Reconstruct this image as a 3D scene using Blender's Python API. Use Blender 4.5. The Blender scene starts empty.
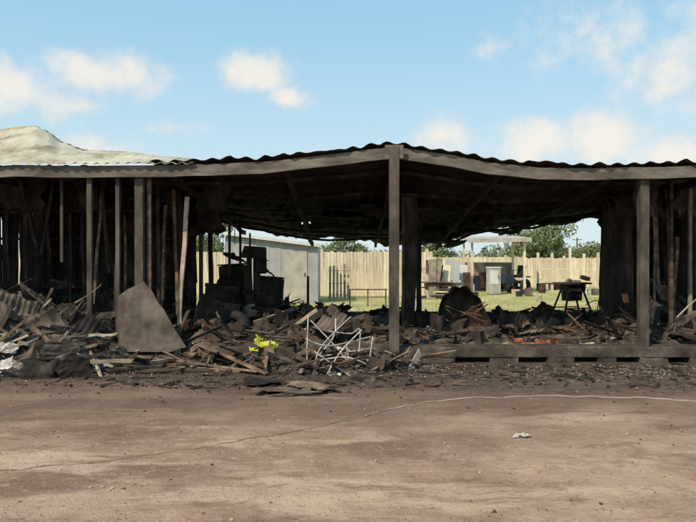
import bpy, math, random
from mathutils import Vector, Matrix, Euler, noise
random.seed(7)
R = random.random
def U(a,b): return a+(b-a)*random.random()
sc = bpy.context.scene
CAMH=1.5; F=650.0; HV=258.0
def P(u,v,Y): return Vector(((u-348)/F*Y, Y, CAMH+(HV-v)/F*Y))
def G(u,v,z=0.0):
    Y=(CAMH-z)*F/(v-HV); return Vector(((u-348)/F*Y,Y,z))
def XU(u,Y): return (u-348)/F*Y
def interp(pts,x):
    if x<=pts[0][0]: return pts[0][1]
    for (a,b),(c,d) in zip(pts,pts[1:]):
        if x<=c:
            t=(x-a)/(c-a); t=t*t*(3-2*t)*0.5+t*0.5
            return b+(d-b)*t
    return pts[-1][1]
def fbm(x,y,z=0,o=4): return noise.fractal(Vector((x,y,z)),0.9,2.0,o)
def cl(v,a=-.6,b=.6): return max(a,min(b,v))

# ---------------- materials ----------------
def mat(name, cols, scale=6, rough=0.85, metal=0.0, bump=0.3, stretch=(1,1,1), isl=0.0, bscale=None, detail=6, spec=0.3):
    m=bpy.data.materials.new(name); m.use_nodes=True
    nt=m.node_tree; N=nt.nodes; L=nt.links
    b=N['Principled BSDF']; b.inputs['Roughness'].default_value=rough; b.inputs['Metallic'].default_value=metal
    b.inputs['Specular IOR Level'].default_value=spec
    tc=N.new('ShaderNodeTexCoord'); mp=N.new('ShaderNodeMapping'); mp.inputs['Scale'].default_value=stretch
    L.new(tc.outputs['Object'],mp.inputs['Vector'])
    n=N.new('ShaderNodeTexNoise'); n.inputs['Scale'].default_value=scale; n.inputs['Detail'].default_value=detail; n.inputs['Roughness'].default_value=0.65
    L.new(mp.outputs[0],n.inputs['Vector'])
    r=N.new('ShaderNodeValToRGB'); e=r.color_ramp.elements
    k=len(cols)
    while len(e)<k: e.new(0.5)
    for i,c in enumerate(cols):
        e[i].position=0.3+0.4*i/max(1,k-1); e[i].color=(*c,1)
    L.new(n.outputs['Fac'],r.inputs[0]); out=r.outputs[0]
    if isl:
        g=N.new('ShaderNodeNewGeometry')
        mr=N.new('ShaderNodeMapRange'); mr.inputs[3].default_value=1-isl; mr.inputs[4].default_value=1+isl
        L.new(g.outputs['Random Per Island'],mr.inputs[0])
        vm=N.new('ShaderNodeVectorMath'); vm.operation='SCALE'
        L.new(out,vm.inputs[0]); L.new(mr.outputs[0],vm.inputs['Scale']); out=vm.outputs[0]
    L.new(out,b.inputs['Base Color'])
    if bump:
        n2=N.new('ShaderNodeTexNoise'); n2.inputs['Scale'].default_value=bscale or scale*4; n2.inputs['Detail'].default_value=5
        L.new(mp.outputs[0],n2.inputs['Vector'])
        bp=N.new('ShaderNodeBump'); bp.inputs['Strength'].default_value=bump; bp.inputs['Distance'].default_value=0.02
        L.new(n2.outputs['Fac'],bp.inputs['Height']); L.new(bp.outputs[0],b.inputs['Normal'])
    return m
M={}
M['char']=mat('charred_timber',[(0.010,0.008,0.006),(0.029,0.022,0.017),(0.078,0.061,0.048)],5,0.85,stretch=(1,1,0.4),isl=0.5,bump=0.6)
M['wood']=mat('scorched_wood',[(0.035,0.023,0.016),(0.115,0.077,0.052),(0.25,0.18,0.125)],4,0.85,isl=0.65,bump=0.4,stretch=(1,1,2))
M['paleboard']=mat('weathered_board',[(0.16,0.12,0.085),(0.33,0.265,0.195),(0.47,0.39,0.30)],5,0.85,isl=0.5)
M['ash']=mat('ash_rubble',[(0.018,0.014,0.011),(0.06,0.047,0.037),(0.18,0.15,0.122)],7,0.95,bump=0.9,bscale=30)
M['brownash']=mat('brown_ash',[(0.025,0.018,0.013),(0.08,0.057,0.041),(0.19,0.145,0.105)],5,0.95,bump=0.9,bscale=30)
M['steel']=mat('sooty_steel',[(0.022,0.017,0.013),(0.070,0.057,0.043),(0.135,0.114,0.09)],3,0.7,0.05,isl=0.12,bump=0.2,stretch=(1.5,1.5,0.6))
M['fascia']=mat('galvanised_fascia',[(0.05,0.04,0.03),(0.125,0.107,0.084),(0.205,0.182,0.148)],2.6,0.7,0.05,bump=0.15,stretch=(.7,1,2.5))
M['rust']=mat('rusted_metal',[(0.025,0.015,0.010),(0.085,0.046,0.028),(0.16,0.10,0.066)],6,0.8,0.05,isl=0.45)
M['greymetal']=mat('scorched_sheet_metal',[(0.035,0.028,0.022),(0.12,0.105,0.088),(0.30,0.27,0.238)],5,0.6,0.1,isl=0.6)
M['white']=mat('chalky_white_scrap',[(0.18,0.16,0.135),(0.42,0.39,0.345),(0.62,0.59,0.54)],8,0.85,isl=0.25)
M['soot']=mat('sooted_roof_sheet',[(0.010,0.0075,0.006),(0.028,0.021,0.016),(0.075,0.057,0.043)],1.4,0.8,bump=0.2,stretch=(1,0.6,1))
M['roofpale']=mat('weathered_roof_sheet',[(0.2,0.15,0.095),(0.46,0.41,0.30),(0.6,0.55,0.43)],1.8,0.65,0.0,stretch=(1,0.5,1),bump=0.15)
M['frame']=mat('whitish_tube',[(0.16,0.13,0.10),(0.36,0.33,0.29),(0.54,0.51,0.46)],9,0.6,isl=0.35)
M['hivis']=mat('hi_vis_cloth',[(0.26,0.25,0.02),(0.52,0.53,0.05),(0.64,0.64,0.11)],10,0.85)
M['orange']=mat('orange_plastic',[(0.12,0.04,0.02),(0.32,0.11,0.05),(0.42,0.22,0.14)],7,0.8,isl=0.4)
M['concrete']=mat('sooty_concrete',[(0.022,0.017,0.013),(0.062,0.05,0.039),(0.14,0.116,0.092)],3.5,0.95,bump=0.6,bscale=25)
M['board']=mat('scorched_panel',[(0.038,0.028,0.021),(0.10,0.08,0.062),(0.18,0.148,0.117)],3.2,0.9,bump=0.3)
M['fence']=mat('fence_timber',[(0.46,0.375,0.255),(0.6,0.505,0.36),(0.7,0.61,0.47)],3,0.85,isl=0.16,bump=0.2,stretch=(3,3,0.5))
M['shedwall']=mat('shed_cladding',[(0.26,0.265,0.26),(0.35,0.355,0.35),(0.41,0.415,0.41)],1.5,0.6,isl=0.07,bump=0.05)
M['shedroof']=mat('shed_roof',[(0.28,0.255,0.215),(0.4,0.37,0.32),(0.5,0.465,0.41)],2,0.8)
M['blue']=mat('dark_blue_paint',[(0.01,0.013,0.022),(0.02,0.027,0.042),(0.03,0.038,0.06)],3,0.5,bump=0)
M['rubber']=mat('black_rubber',[(0.01,0.01,0.01),(0.02,0.02,0.02),(0.035,0.035,0.035)],5,0.85)
M['tank']=mat('white_plastic',[(0.5,0.49,0.45),(0.62,0.61,0.57),(0.7,0.69,0.66)],2,0.5,bump=0)
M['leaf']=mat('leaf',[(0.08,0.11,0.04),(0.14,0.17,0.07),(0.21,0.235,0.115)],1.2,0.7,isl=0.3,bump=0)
M['hazedleaf']=mat('hazed_leaf',[(0.14,0.17,0.12),(0.18,0.21,0.145),(0.22,0.25,0.175)],0.5,0.9,isl=0.2,bump=0)  # distance haze mixed into the leaf colour, paler and greyer
M['bark']=mat('bark',[(0.04,0.03,0.02),(0.09,0.07,0.05),(0.14,0.11,0.08)],6,0.9,bump=0.6)
M['grass']=mat('grass_blade',[(0.22,0.215,0.07),(0.35,0.33,0.12),(0.44,0.40,0.18)],0.7,0.8,isl=0.35,bump=0)
M['stone']=mat('dirt_clod',[(0.15,0.10,0.068),(0.30,0.21,0.145),(0.44,0.335,0.24)],5,0.95,isl=0.5,bump=0.3)
M['cable']=mat('pale_cable',[(0.17,0.135,0.10),(0.29,0.24,0.185),(0.38,0.325,0.26)],4,0.7,bump=0)
M['rope']=mat('dusty_rope',[(0.10,0.072,0.052),(0.17,0.122,0.088),(0.27,0.2,0.145)],4,0.9,bump=0)

# ---------------- mesh builder ----------------
class MB:
    def __init__(s): s.v=[]; s.f=[]; s.m=[]; s.mats=[]; s.smooth=[]
    def mi(s,k):
        if k not in s.mats: s.mats.append(k)
        return s.mats.index(k)
    def add(s,vs,fs,k,smooth=False):
        o=len(s.v); s.v+= [tuple(q) for q in vs]; i=s.mi(k)
        for f in fs: s.f.append(tuple(o+a for a in f)); s.m.append(i); s.smooth.append(smooth)
    def box(s,c,size,rot=(0,0,0),k='char',jit=0.0,taper=1.0):
        E=Euler(rot).to_matrix(); vs=[]
        for z in(-1,1):
            for y in(-1,1):
                for x in(-1,1):
                    t=taper if z>0 else 1
                    q=Vector((x*size[0]/2*t*(1+U(-jit,jit)),y*size[1]/2*t*(1+U(-jit,jit)),z*size[2]/2*(1+U(-jit,jit))))
                    vs.append(E@q+Vector(c))
        s.add(vs,[(0,2,3,1),(4,5,7,6),(0,1,5,4),(2,6,7,3),(0,4,6,2),(1,3,7,5)],k)
    def beam(s,a,b,w,d=None,k='char',roll=0,wob=0.0,seg=1,jag=0.0):
        a=Vector(a);b=Vector(b);d=d or w
        ax=(b-a).normalized(); up=Vector((0,1,0)) if abs(ax.y)<0.9 else Vector((0,0,1))
        s1=ax.cross(up).normalized(); s2=ax.cross(s1)
        if roll: 
            q=Matrix.Rotation(roll,3,ax); s1=q@s1; s2=q@s2
        vs=[];fs=[]
        ph=R()*50
        for i in range(seg+1):
            t=i/seg; c=a.lerp(b,t)
            if wob: c=c+s1*wob*fbm(t*2,ph)+s2*wob*fbm(t*2,ph+9)
            ww=w*(1+ (min(wob*5,.5)*cl(fbm(t*5,ph+20)) if wob else 0))
            for m,(x,y) in enumerate(((-1,-1),(1,-1),(1,1),(-1,1))):
                e=ax*(U(-jag,jag) if i in(0,seg) and jag else 0)
                vs.append(c+s1*x*ww/2+s2*y*d/2+e)
        for i in range(seg):
            for m in range(4):
                n=(m+1)%4; fs.append((i*4+m,i*4+n,i*4+4+n,i*4+4+m))
        fs.append((3,2,1,0)); o=seg*4; fs.append((o,o+1,o+2,o+3))
        s.add(vs,fs,k)
    def tube(s,pts,r,n=8,k='steel'):
        pts=[Vector(p) for p in pts]; vs=[];fs=[]
        for i,p in enumerate(pts):
            t=(pts[min(i+1,len(pts)-1)]-pts[max(i-1,0)]).normalized()
            up=Vector((0,0,1)) if abs(t.z)<0.9 else Vector((1,0,0))
            a=t.cross(up).normalized(); b=t.cross(a); rr=r[i] if isinstance(r,(list,tuple)) else r
            for j in range(n):
                an=2*math.pi*j/n; vs.append(p+a*math.cos(an)*rr+b*math.sin(an)*rr)
        for i in range(len(pts)-1):
            for j in range(n): fs.append((i*n+j,i*n+(j+1)%n,(i+1)*n+(j+1)%n,(i+1)*n+j))
        fs.append(tuple(range(n))[::-1]); fs.append(tuple((len(pts)-1)*n+j for j in range(n)))
        s.add(vs,fs,k,True)
    def sheet(s,c,w,h,rot,k='greymetal',amp=0.06,n=8,ragged=0.08,fold=0.0,creases=3,smooth=False):
        E=Euler(rot).to_matrix(); ph=R()*100; vs=[];fs=[]; th=0.004; sz=max(w,h)
        cr=[(math.cos(a),math.sin(a),U(-.3,.3)*sz,U(-1,1)*amp/sz*3.2) for a in [R()*math.pi for _ in range(creases)]]
        for side in(0,1):
            for j in range(n+1):
                for i in range(n+1):
                    x=(i/n-.5)*w; y=(j/n-.5)*h
                    if i in(0,n): x+=w*ragged*cl(fbm(j*.7,ph+i))*.6
                    if j in(0,n): y+=h*ragged*cl(fbm(i*.7,ph+5+j))*.6
                    z=amp*.25*fbm(x*5/max(w,.3),y*5/max(h,.3),ph)+fold*abs(x)/w*2
                    for (cx,cy,o_,g) in cr: z+=g*max(0,x*cx+y*cy-o_)
                    vs.append(E@Vector((x,y,z-side*th))+Vector(c))
        s._shell(vs,n,n,k,smooth)
    def _shell(s,vs,nx,ny,k,smooth):
        fs=[]; q=(nx+1)*(ny+1); w=nx+1
        for j in range(ny):
            for i in range(nx):
                a=j*w+i; fs.append((a,a+1,a+w+1,a+w)); fs.append((q+a,q+a+w,q+a+w+1,q+a+1))
        for i in range(nx):
            fs.append((i,q+i,q+i+1,i+1)); a=ny*w+i; fs.append((a,a+1,q+a+1,q+a))
        for j in range(ny):
            a=j*w; fs.append((a,a+w,q+a+w,q+a)); a=j*w+nx; fs.append((a,q+a,q+a+w,a+w))
        s.add(vs,fs,k,smooth)
    def corr(s,c,w,h,rot,k='greymetal',bend=.1,pitch=.076):
        E=Euler(rot).to_matrix(); ph=R()*100; nx=max(8,int(w/pitch*6)); ny=8; vs=[]
        for side in (0,1):
            for j in range(ny+1):
                for i in range(nx+1):
                    x=(i/nx-.5)*w; y=(j/ny-.5)*h
                    y2=y+(h*.13*cl(fbm(i*.05,ph+j)) if j in(0,ny) else 0)
                    z=.009*math.sin(x*2*math.pi/pitch)*cl(.8+fbm(x*2,y*2,ph),.1,1.2)+bend*cl(fbm(x*1.6,y*1.6,ph),-1,1)+bend*1.2*(y/h)**2*2+bend*.8*max(0,x-w*.1)+bend*.7*max(0,y*.8+x*.5-h*.15)*2
                    vs.append(E@Vector((x,y2,z-side*.003))+Vector(c))
        s._shell(vs,nx,ny,k,True)
    def rock(s,c,r,k='stone',sq=0.7):
        base=[(1,0,0),(-1,0,0),(0,1,0),(0,-1,0),(0,0,1),(0,0,-1)]
        E=Euler((R()*6,R()*6,R()*6)).to_matrix()
        vs=[]
        for b in base:
            q=E@(Vector(b)*r*U(0.5,1.3)); q.z*=sq; vs.append(q+Vector(c))
        s.add(vs,[(0,2,4),(2,1,4),(1,3,4),(3,0,4),(2,0,5),(1,2,5),(3,1,5),(0,3,5)],k)
    def poly(s,pts,th,k,nrm=None):
        pts=[Vector(p) for p in pts]; n=nrm or (pts[1]-pts[0]).cross(pts[2]-pts[0]).normalized()
        N=len(pts); vs=pts+[p+Vector(n)*th for p in pts]
        fs=[tuple(range(N))[::-1],tuple(range(N,2*N))]+[(i,(i+1)%N,N+(i+1)%N,N+i) for i in range(N)]
        s.add(vs,fs,k)
    def cyl(s,c,r,h,k,n=20,axis='z',r2=None):
        d={'z':Vector((0,0,1)),'x':Vector((1,0,0)),'y':Vector((0,1,0))}[axis]
        c=Vector(c); s.tube([c-d*h/2,c+d*h/2],[r,r if r2 is None else r2],n,k)
    def obj(s,name,parent=None):
        me=bpy.data.meshes.new(name); me.from_pydata(s.v,[],s.f)
        for k in s.mats: me.materials.append(M[k])
        me.polygons.foreach_set('material_index',s.m); me.polygons.foreach_set('use_smooth',s.smooth)
        me.update(); o=bpy.data.objects.new(name,me); sc.collection.objects.link(o)
        if parent: o.parent=parent
        return o
def empty(name):
    o=bpy.data.objects.new(name,None); sc.collection.objects.link(o); return o

# ---------------- ground ----------------
def gz(x,y):
    if y<2 or y>60 or abs(x)>20: return 0
    z=0.03*fbm(x*.5,y*.5,3)+0.014*fbm(x*2.3,y*2.3,7)+0.007*fbm(x*8,y*8,1)
    return z*(1 if y<9 else 0.4)
xs=[-700,-300,-120,-60,-30,-20,-14]+[-9+i*0.05 for i in range(361)]+[14,20,30,60,120,300,700]
ys=[-300,-60,-20,-5,0,1.5]+[2.5+i*0.04 for i in range(175)]+[9.6+i*0.4 for i in range(30)]+[24,30,40,60,100,200,400,900]
vs=[(x,y,gz(x,y)) for y in ys for x in xs]; nx=len(xs)
fs=[(j*nx+i,j*nx+i+1,(j+1)*nx+i+1,(j+1)*nx+i) for j in range(len(ys)-1) for i in range(nx-1)]
me=bpy.data.meshes.new('ground'); me.from_pydata(vs,[],fs); 
for p in me.polygons: p.use_smooth=True
go=bpy.data.objects.new('ground',me); sc.collection.objects.link(go)
m=bpy.data.materials.new('ground_dirt'); m.use_nodes=True; nt=m.node_tree; N=nt.nodes; L=nt.links; b=N['Principled BSDF']
b.inputs['Roughness'].default_value=0.97; b.inputs['Specular IOR Level'].default_value=0.15
tc=N.new('ShaderNodeTexCoord'); sx=N.new('ShaderNodeSeparateXYZ'); L.new(tc.outputs['Object'],sx.inputs[0])
def nz(scale,detail=6,rough=.6,st=(1,1,1),dist=0,off=0):
    mp=N.new('ShaderNodeMapping'); mp.inputs['Scale'].default_value=st; mp.inputs['Location'].default_value=(off,off*.7,0); L.new(tc.outputs['Object'],mp.inputs[0])
    n=N.new('ShaderNodeTexNoise'); n.inputs['Scale'].default_value=scale; n.inputs['Detail'].default_value=detail; n.inputs['Roughness'].default_value=rough; n.inputs['Distortion'].default_value=dist
    L.new(mp.outputs[0],n.inputs['Vector']); return n.outputs['Fac']
def mth(op,a,b2=None,c=None,clamp=False):
    n=N.new('ShaderNodeMath'); n.operation=op; n.use_clamp=clamp
    for i,q in enumerate((a,b2,c)):
        if q is None: continue
        if isinstance(q,(int,float)): n.inputs[i].default_value=q
        else: L.new(q,n.inputs[i])
    return n.outputs[0]
def sstep(v,a,b2,lo=0,hi=1):
    n=N.new('ShaderNodeMapRange'); n.interpolation_type='SMOOTHSTEP'; L.new(v,n.inputs[0]); n.inputs[1].default_value=a; n.inputs[2].default_value=b2; n.inputs[3].default_value=lo; n.inputs[4].default_value=hi; return n.outputs[0]
def mixc(f,a,b2,mode='MIX'):
    n=N.new('ShaderNodeMix'); n.data_type='RGBA'; n.blend_type=mode
    if isinstance(f,(int,float)): n.inputs[0].default_value=f
    else: L.new(f,n.inputs[0])
    for i,q in((6,a),(7,b2)):
        if isinstance(q,tuple): n.inputs[i].default_value=(*q,1)
        else: L.new(q,n.inputs[i])
    return n.outputs[2]
base=mixc(sstep(nz(0.9,8,.65),.35,.65),(0.285,0.182,0.125),(0.44,0.305,0.215))
base=mixc(sstep(nz(0.7,7,.68,(0.55,1.3,1),0.5),.47,.62,0,.85),base,(0.175,0.108,0.074))
base=mixc(sstep(nz(1.3,6,.65,(0.3,1.5,1),0.3,5),.52,.62,0,.7),base,(0.54,0.385,0.275))
base=mixc(sstep(nz(3.4,6,.7,(0.6,1.2,1),.2,9),.53,.66,0,.6),base,(0.165,0.11,0.078))
base=mixc(sstep(nz(9,6,.7,(1,1.2,1),0,3),.54,.68,0,.5),base,(0.5,0.375,0.28))
base=mixc(sstep(nz(26,5,.7),.52,.72,0,.6),base,(0.13,0.09,0.065))
base=mixc(sstep(nz(60,3,.7),.56,.7,0,.5),base,(0.56,0.44,0.33))
yy=mth('ADD',sx.outputs['Y'],mth('MULTIPLY_ADD',nz(0.6,7,.65,(.6,1,1)),4.2,-2.1))
base=mixc(sstep(yy,4.8,7.0,0,.7),base,(0.135,0.088,0.066))
base=mixc(sstep(yy,6.6,8.1,0,.85),base,mixc(sstep(nz(9,6,.75),.42,.62),(0.038,0.029,0.023),(0.115,0.087,0.068)))
gr=mixc(sstep(nz(0.5,6,.6),.35,.65),(0.33,0.31,0.115),(0.52,0.455,0.225))
gr=mixc(sstep(nz(14,4,.7),.4,.7,0,.35),gr,(0.2,0.205,0.065))
base=mixc(sstep(mth('ADD',sx.outputs['Y'],mth('MULTIPLY_ADD',nz(1.5),1.6,-.8)),16.4,17.2),base,gr)
L.new(base,b.inputs['Base Color'])
bp=N.new('ShaderNodeBump'); bp.inputs['Strength'].default_value=.9; bp.inputs['Distance'].default_value=.022
L.new(mth('ADD',nz(14,8,.7),mth('MULTIPLY',nz(70,3,.7),.5)),bp.inputs['Height']); L.new(bp.outputs[0],b.inputs['Normal'])
me.materials.append(m)

mb=MB()
for i in range(7000):
    y=3.2+6*R()**1.1; x=U(-.62,.62)*y
    r=U(.002,.007)*(1+ (R()>.96)*1.7)
    mb.rock((x,y,gz(x,y)+r*.2),r,'stone' if R()<.85 else 'ash')
mb.obj('gravel')
mb=MB()
for i in range(5200):
    u=U(-60,760); y=9.15-abs(random.gauss(0,.7)); 
    if y<6.4: continue
    x=XU(u,y); r=U(.006,.026)*(1 if R()<.9 else 1.8)
    q=R(); k='ash' if q<.5 else 'char' if q<.72 else 'greymetal' if q<.79 else 'white' if q<.82 else 'wood'
    if k=='white': r*=.7
    mb.rock((x,y,gz(x,y)+r*.2),r,k,.5)
for i in range(380):
    u=random.gauss(660,60) if R()<.6 else U(420,700); y=U(8.1,9.1); x=XU(u,y); r=U(.006,.015); mb.rock((x,y,gz(x,y)+r*.3),r,'white',.5)
for i in range(280):
    u=U(-40,740); y=U(7.5,9.1); x=XU(u,y)
    mb.box((x,y,gz(x,y)+.012),(U(.04,.26),U(.01,.05),U(.005,.02)),(U(-.1,.1),U(-.15,.15),R()*6.3),random.choice(['char','char','char','wood','ash','rust']),.3)
mb.obj('burnt_rubble')

def smooth_path(pts,n=8):
    out=[]
    for i in range(len(pts)-1):
        p0=pts[max(i-1,0)];p1=pts[i];p2=pts[i+1];p3=pts[min(i+2,len(pts)-1)]
        for k in range(n):
            t=k/n; out.append(0.5*((2*p1)+(p2-p0)*t+(2*p0-5*p1+4*p2-p3)*t*t+(3*p1-p0-3*p2+p3)*t**3))
    out.append(pts[-1]); return out
def onground(pts,r):
    return [Vector((p.x,p.y,gz(p.x,p.y)+r*.5)) for p in pts]
mb=MB(); pts=smooth_path([G(u,v) for u,v in((366,416),(385,409),(410,404),(440,399),(480,396.5),(540,396),(600,397),(650,399),(700,403),(780,409))],10)
mb.tube(onground(pts,.009),.008,8,'cable'); mb.obj('power_cable')
mb=MB(); pts=smooth_path([G(u,v) for u,v in((366,417),(320,427),(270,437),(210,447),(150,455),(90,464),(20,470),(-60,474))],10)
mb.tube(onground(pts,.003),.0038,6,'rope'); mb.obj('rope')
mb=MB(); p=G(522,438)
for (dx,dy,r) in((-.05,0,.036),(0,.01,.044),(.05,0,.036),(.025,-.015,.03),(-.03,.02,.034)): mb.rock(p+Vector((dx,dy,.02)),r,'white',.6)
mb.obj('white_rubble_lump')

# ---------------- burnt building ----------------
B=empty('burnt_shed')
YF=9.3
fpts=[(-400,167),(0,166),(190,165),(260,162),(330,154.5),(385,147.5),(394,147),(440,154),(500,163.5),(540,167.5),(600,168.5),(696,165.5),(1100,165)]
bpts=[(-400,203),(150,203),(195,211),(240,228),(300,240),(350,244),(400,244.5),(440,242.5),(480,236),(530,229),(575,217),(610,203),(700,198),(1100,198)]
YB=16.5
def zf(x): return CAMH+(HV-interp(fpts,348+x*F/YF))/F*YF
def zb(x): return CAMH+(HV-interp(bpts,348+x*F/YB))/F*YB
def roofz(x,y):
    t=(y-YF)/(YB-YF); a=zf(x); b_=zb(x)
    return a*(1-t)+b_*t + 0.08*fbm(x*.7,y*.7,2)*t*2 - .05*math.sin(math.pi*min(max(t,0),1))
X0,X1=-9.5,10.5
mb=MB(); step=.25; n=int((X1-X0)/step); H=.165
for prof,(dz0,dz1,dy0,dy1) in {'web':(-H,0,0,.006),'top':(-.004,0.0,.006,.06),'bot':(-H,-H+.004,.006,.06)}.items():
    vs=[];fs=[]
    for i in range(n+1):
        x=X0+i*step; z=zf(x)+.018*fbm(x*1.2,0,4); y=YF+.04*fbm(x*.8,1,2); tw=.04*fbm(x*.9,5,5)
        for (dy,dz) in((dy0,dz0),(dy0,dz1),(dy1,dz1),(dy1,dz0)): vs.append((x,y+dy+tw*dz/H,z+dz))
    for i in range(n):
        for k in range(4): q=(k+1)%4; fs.append((i*4+k,i*4+4+k,i*4+4+q,i*4+q))
    mb.add(vs,fs,'fascia')
x=X0+.1
while x<XU(160,YF): # added strip blocking sky light in the gap under the pale sheets
    mb.beam((x,YF+.12,zf(x)-.02),(x+.4,YF+.12,zf(x+.4)-.02),.05,.12,'char'); x+=.4
mb.obj('fascia',B)
holes=[(305,222,8,.5),(352,215,3,.5)]
mb=MB(); NXr=int((X1-X0)/.04); NY=60
vs=[];fs=[];
for j in range(NY+1):
    y=YF-.05+(YB-YF+.05)*j/NY
    for i in range(NXr+1):
        x=X0+(X1-X0)*i/NXr
        sheetid=math.floor(x/.8+.2*fbm(x*.3,2)); lift=.05*max(0,fbm(sheetid*3.3,1))
        edge=max(0,1-(y-YF+.05)/.5)
        z=roofz(x,max(y,YF))+.05+.024*math.sin(x*2*math.pi/.25+1.2*fbm(x*.6,3))*cl(.7+.7*fbm(x,12),.1,1.4)+edge*(.07*max(0,fbm(x*1.6,5,3))+lift)
        y2=y+.3*fbm(x*1.5,7) if j==NY else (y+.03*fbm(sheetid*1.7,4) if j==0 else y)
        vs.append((x,y2,z))
def hole(x,y,z):
    if z<1.6: return False
    u=348+x*F/y; v=HV-(z-CAMH)*F/y
    for a,b_,w,h in holes:
        if abs(u-a)<w*.6 and abs(v-b_+.1*(u-a))<h*.9: return True
    return False
xcut=XU(150,YF)
for j in range(NY):
    for i in range(NXr):
        a=j*(NXr+1)+i; c=vs[a]
        if j>2 and hole(*c): continue
        if j<3 and c[0]<xcut: continue
        fs.append((a,a+1,a+NXr+2,a+NXr+1))
mb.add(vs,fs,'soot',True); ro=mb.obj('roof_sheeting',B)
sm=ro.modifiers.new('s','SOLIDIFY'); sm.thickness=.004
mb=MB()
for y in (10.3,11.4,12.5,13.6,14.7,15.7):
    x=X0
    while x<X1:
        mb.beam((x,y,roofz(x,y)-.03),(x+.5,y,roofz(x+.5,y)-.03),.05,.08,'char',wob=.01,seg=2); x+=.5
for x in [-8.5,-7,-5.5,-4,-2.6,-.9,.68,2.2,3.8,5.4,7,8.6]:
    for j in range(12):
        y=YF+.07+j*.58; y2=y+.58
        mb.beam((x,y,roofz(x,y)-.09),(x+.01,y2,roofz(x,y2)-.09),.06,.1,'char')
mb.obj('rafters_and_purlins',B)
mb=MB(); rp=[(-400,133),(0,133),(18,130),(36,128.5),(48,133),(62,143),(84,151),(120,153.5),(170,159.5),(200,163)]
YR=12.2; nxx=520; nyy=24; vs=[];fs=[]
for j in range(nyy+1):
    t=j/nyy
    for i in range(nxx+1):
        u=-400+595*i/nxx; y=YF-.07+(YR-YF+.07)*t
        xf=XU(u,YF); x=xf*(1-t)+XU(u,YR)*t
        zr=CAMH+(HV-interp(rp,u))/F*YR; zfr=zf(xf)+.018+.02*max(0,fbm(xf*1.5,8))
        z=zfr*(1-t)+zr*t+.014*math.sin(x*2*math.pi/.15)+ .035*fbm(x*.9,y*.9,5)*min(1,t*3)
        z+= (.03 if t>.45 else 0)
        vs.append((x,y,z))
for j in range(nyy):
    for i in range(nxx):
        a=j*(nxx+1)+i; fs.append((a,a+1,a+nxx+2,a+nxx+1))
mb.add(vs,fs,'roofpale',True)
o=mb.obj('raised_roof_sheeting',B); sm=o.modifiers.new('s','SOLIDIFY'); sm.thickness=.004
mb=MB()
pr=[P(u,interp(rp,u)-1,YR+.02) for u in(-400,-200,-60,0,18,36)]
for a,b_ in zip(pr,pr[1:]): mb.beam(a,b_,.06,.1,'roofpale')
ph=[P(36,128,YR-.02),P(48,132.5,YR-.1),P(62,142.5,YR-.15),P(84,150.5,YR-.2)]
for a,b_ in zip(ph,ph[1:]): mb.beam(a,b_,.03,.05,'wood')
mb.obj('ridge_capping',B)
mb=MB()
def post(u,w,v0=None,v1=None,y=YF+.12,k='steel',base=0.0,lean=0,wob=0,top=None):
    x=XU(u,y); z1=(CAMH+(HV-v0)/F*y) if v0 else roofz(x,max(y,YF))-.02
    z0=(CAMH+(HV-v1)/F*y) if v1 else base
    mb.beam((x+lean,y,z0),(x,y,z1),w,w,k,wob=wob,seg=6 if wob else 1)
x=XU(394,9.22); mb.beam((x,9.22,-.05),(x,9.22,zf(x)-.02),.14,.1,'steel')
mb.box((x,9.22,.012),(.26,.2,.02),(0,0,0),'steel')
mb.box((x,9.19,zf(x)-.085),(.26,.02,.19),(0,0,0),'fascia')
post(643,.125,y=9.42,base=.2)
post(90,.07,y=9.42); post(118,.055,y=9.42); post(140,.12,y=9.45); post(149.5,.06,y=9.5,k='wood')
post(62,.04,y=9.6,v1=262); post(671,.05,y=10.2,k='wood',base=.2); post(690,.05,y=10.6,k='paleboard',base=.2); post(683,.09,y=12,k='char',base=.2)
post(-60,.12); post(-190,.12); post(760,.12,base=.2)
mb.obj('front_posts',B)
mb=MB()
post(409,.24,y=11.6,k='char',base=.2,wob=.03); post(403,.04,y=11.45,k='rust',base=.2,wob=.02); post(419,.09,y=12.6,k='char',base=.2,wob=.02)
post(187,.06,y=9.9,v0=197,v1=333,k='paleboard',lean=-.12,wob=.02)
post(166,.04,y=10.1,v0=205,v1=300,k='wood',wob=.02,lean=-.05); post(174,.045,y=10.4,v0=190,v1=315,k='wood',wob=.03,lean=.06)
post(158,.05,y=10.6,k='char',wob=.03); post(180,.04,y=11,k='char',wob=.03)
post(201,.07,y=13,k='steel'); post(211,.09,y=14,k='char',wob=.03); post(229.5,.05,y=13.4,k='steel'); post(240,.05,y=15,k='char',wob=.03,v1=270)
post(282,.05,y=13,k='steel',v0=278,v1=320); post(308,.05,y=14,k='char',v0=276,v1=320); post(250,.03,y=12,k='char',v0=233,v1=262)
post(614,.35,y=12.4,k='char',base=.2,wob=.06); post(607,.12,y=13,k='char',base=.2,wob=.05); post(628,.12,y=11.4,k='char',base=.2,wob=.04)
mb.obj('inner_posts',B)
mb=MB()
def wall(u0,u1,y,w,gap,k='char',base=0,pmiss=0,short=.25):
    x=XU(u0,y); xe=XU(u1,y)
    while x<xe:
        ww=w*U(.5,1.3)
        if R()>pmiss:
            z1=roofz(x,min(y,YB))-.03
            if R()<short: z1=U(1.2,z1)
            z0=base if R()<.8 else U(.3,1)
            mb.beam((x+U(-.05,.05),y+U(-.06,.06),z0),(x+U(-.06,.06),y+U(-.06,.06),z1),ww,.02,k,wob=.025,seg=8,jag=.06)
        x+=ww+gap*U(0,2)
wall(-300,52,13.4,.17,.04,short=.3); wall(44,196,13.6,.16,.012,short=.1); wall(50,190,14.6,.3,.0,short=0)
wall(-300,200,11.6,.06,.34,'char',short=.4); wall(0,150,12.2,.09,.6,'wood',short=.6,pmiss=.5)
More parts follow.
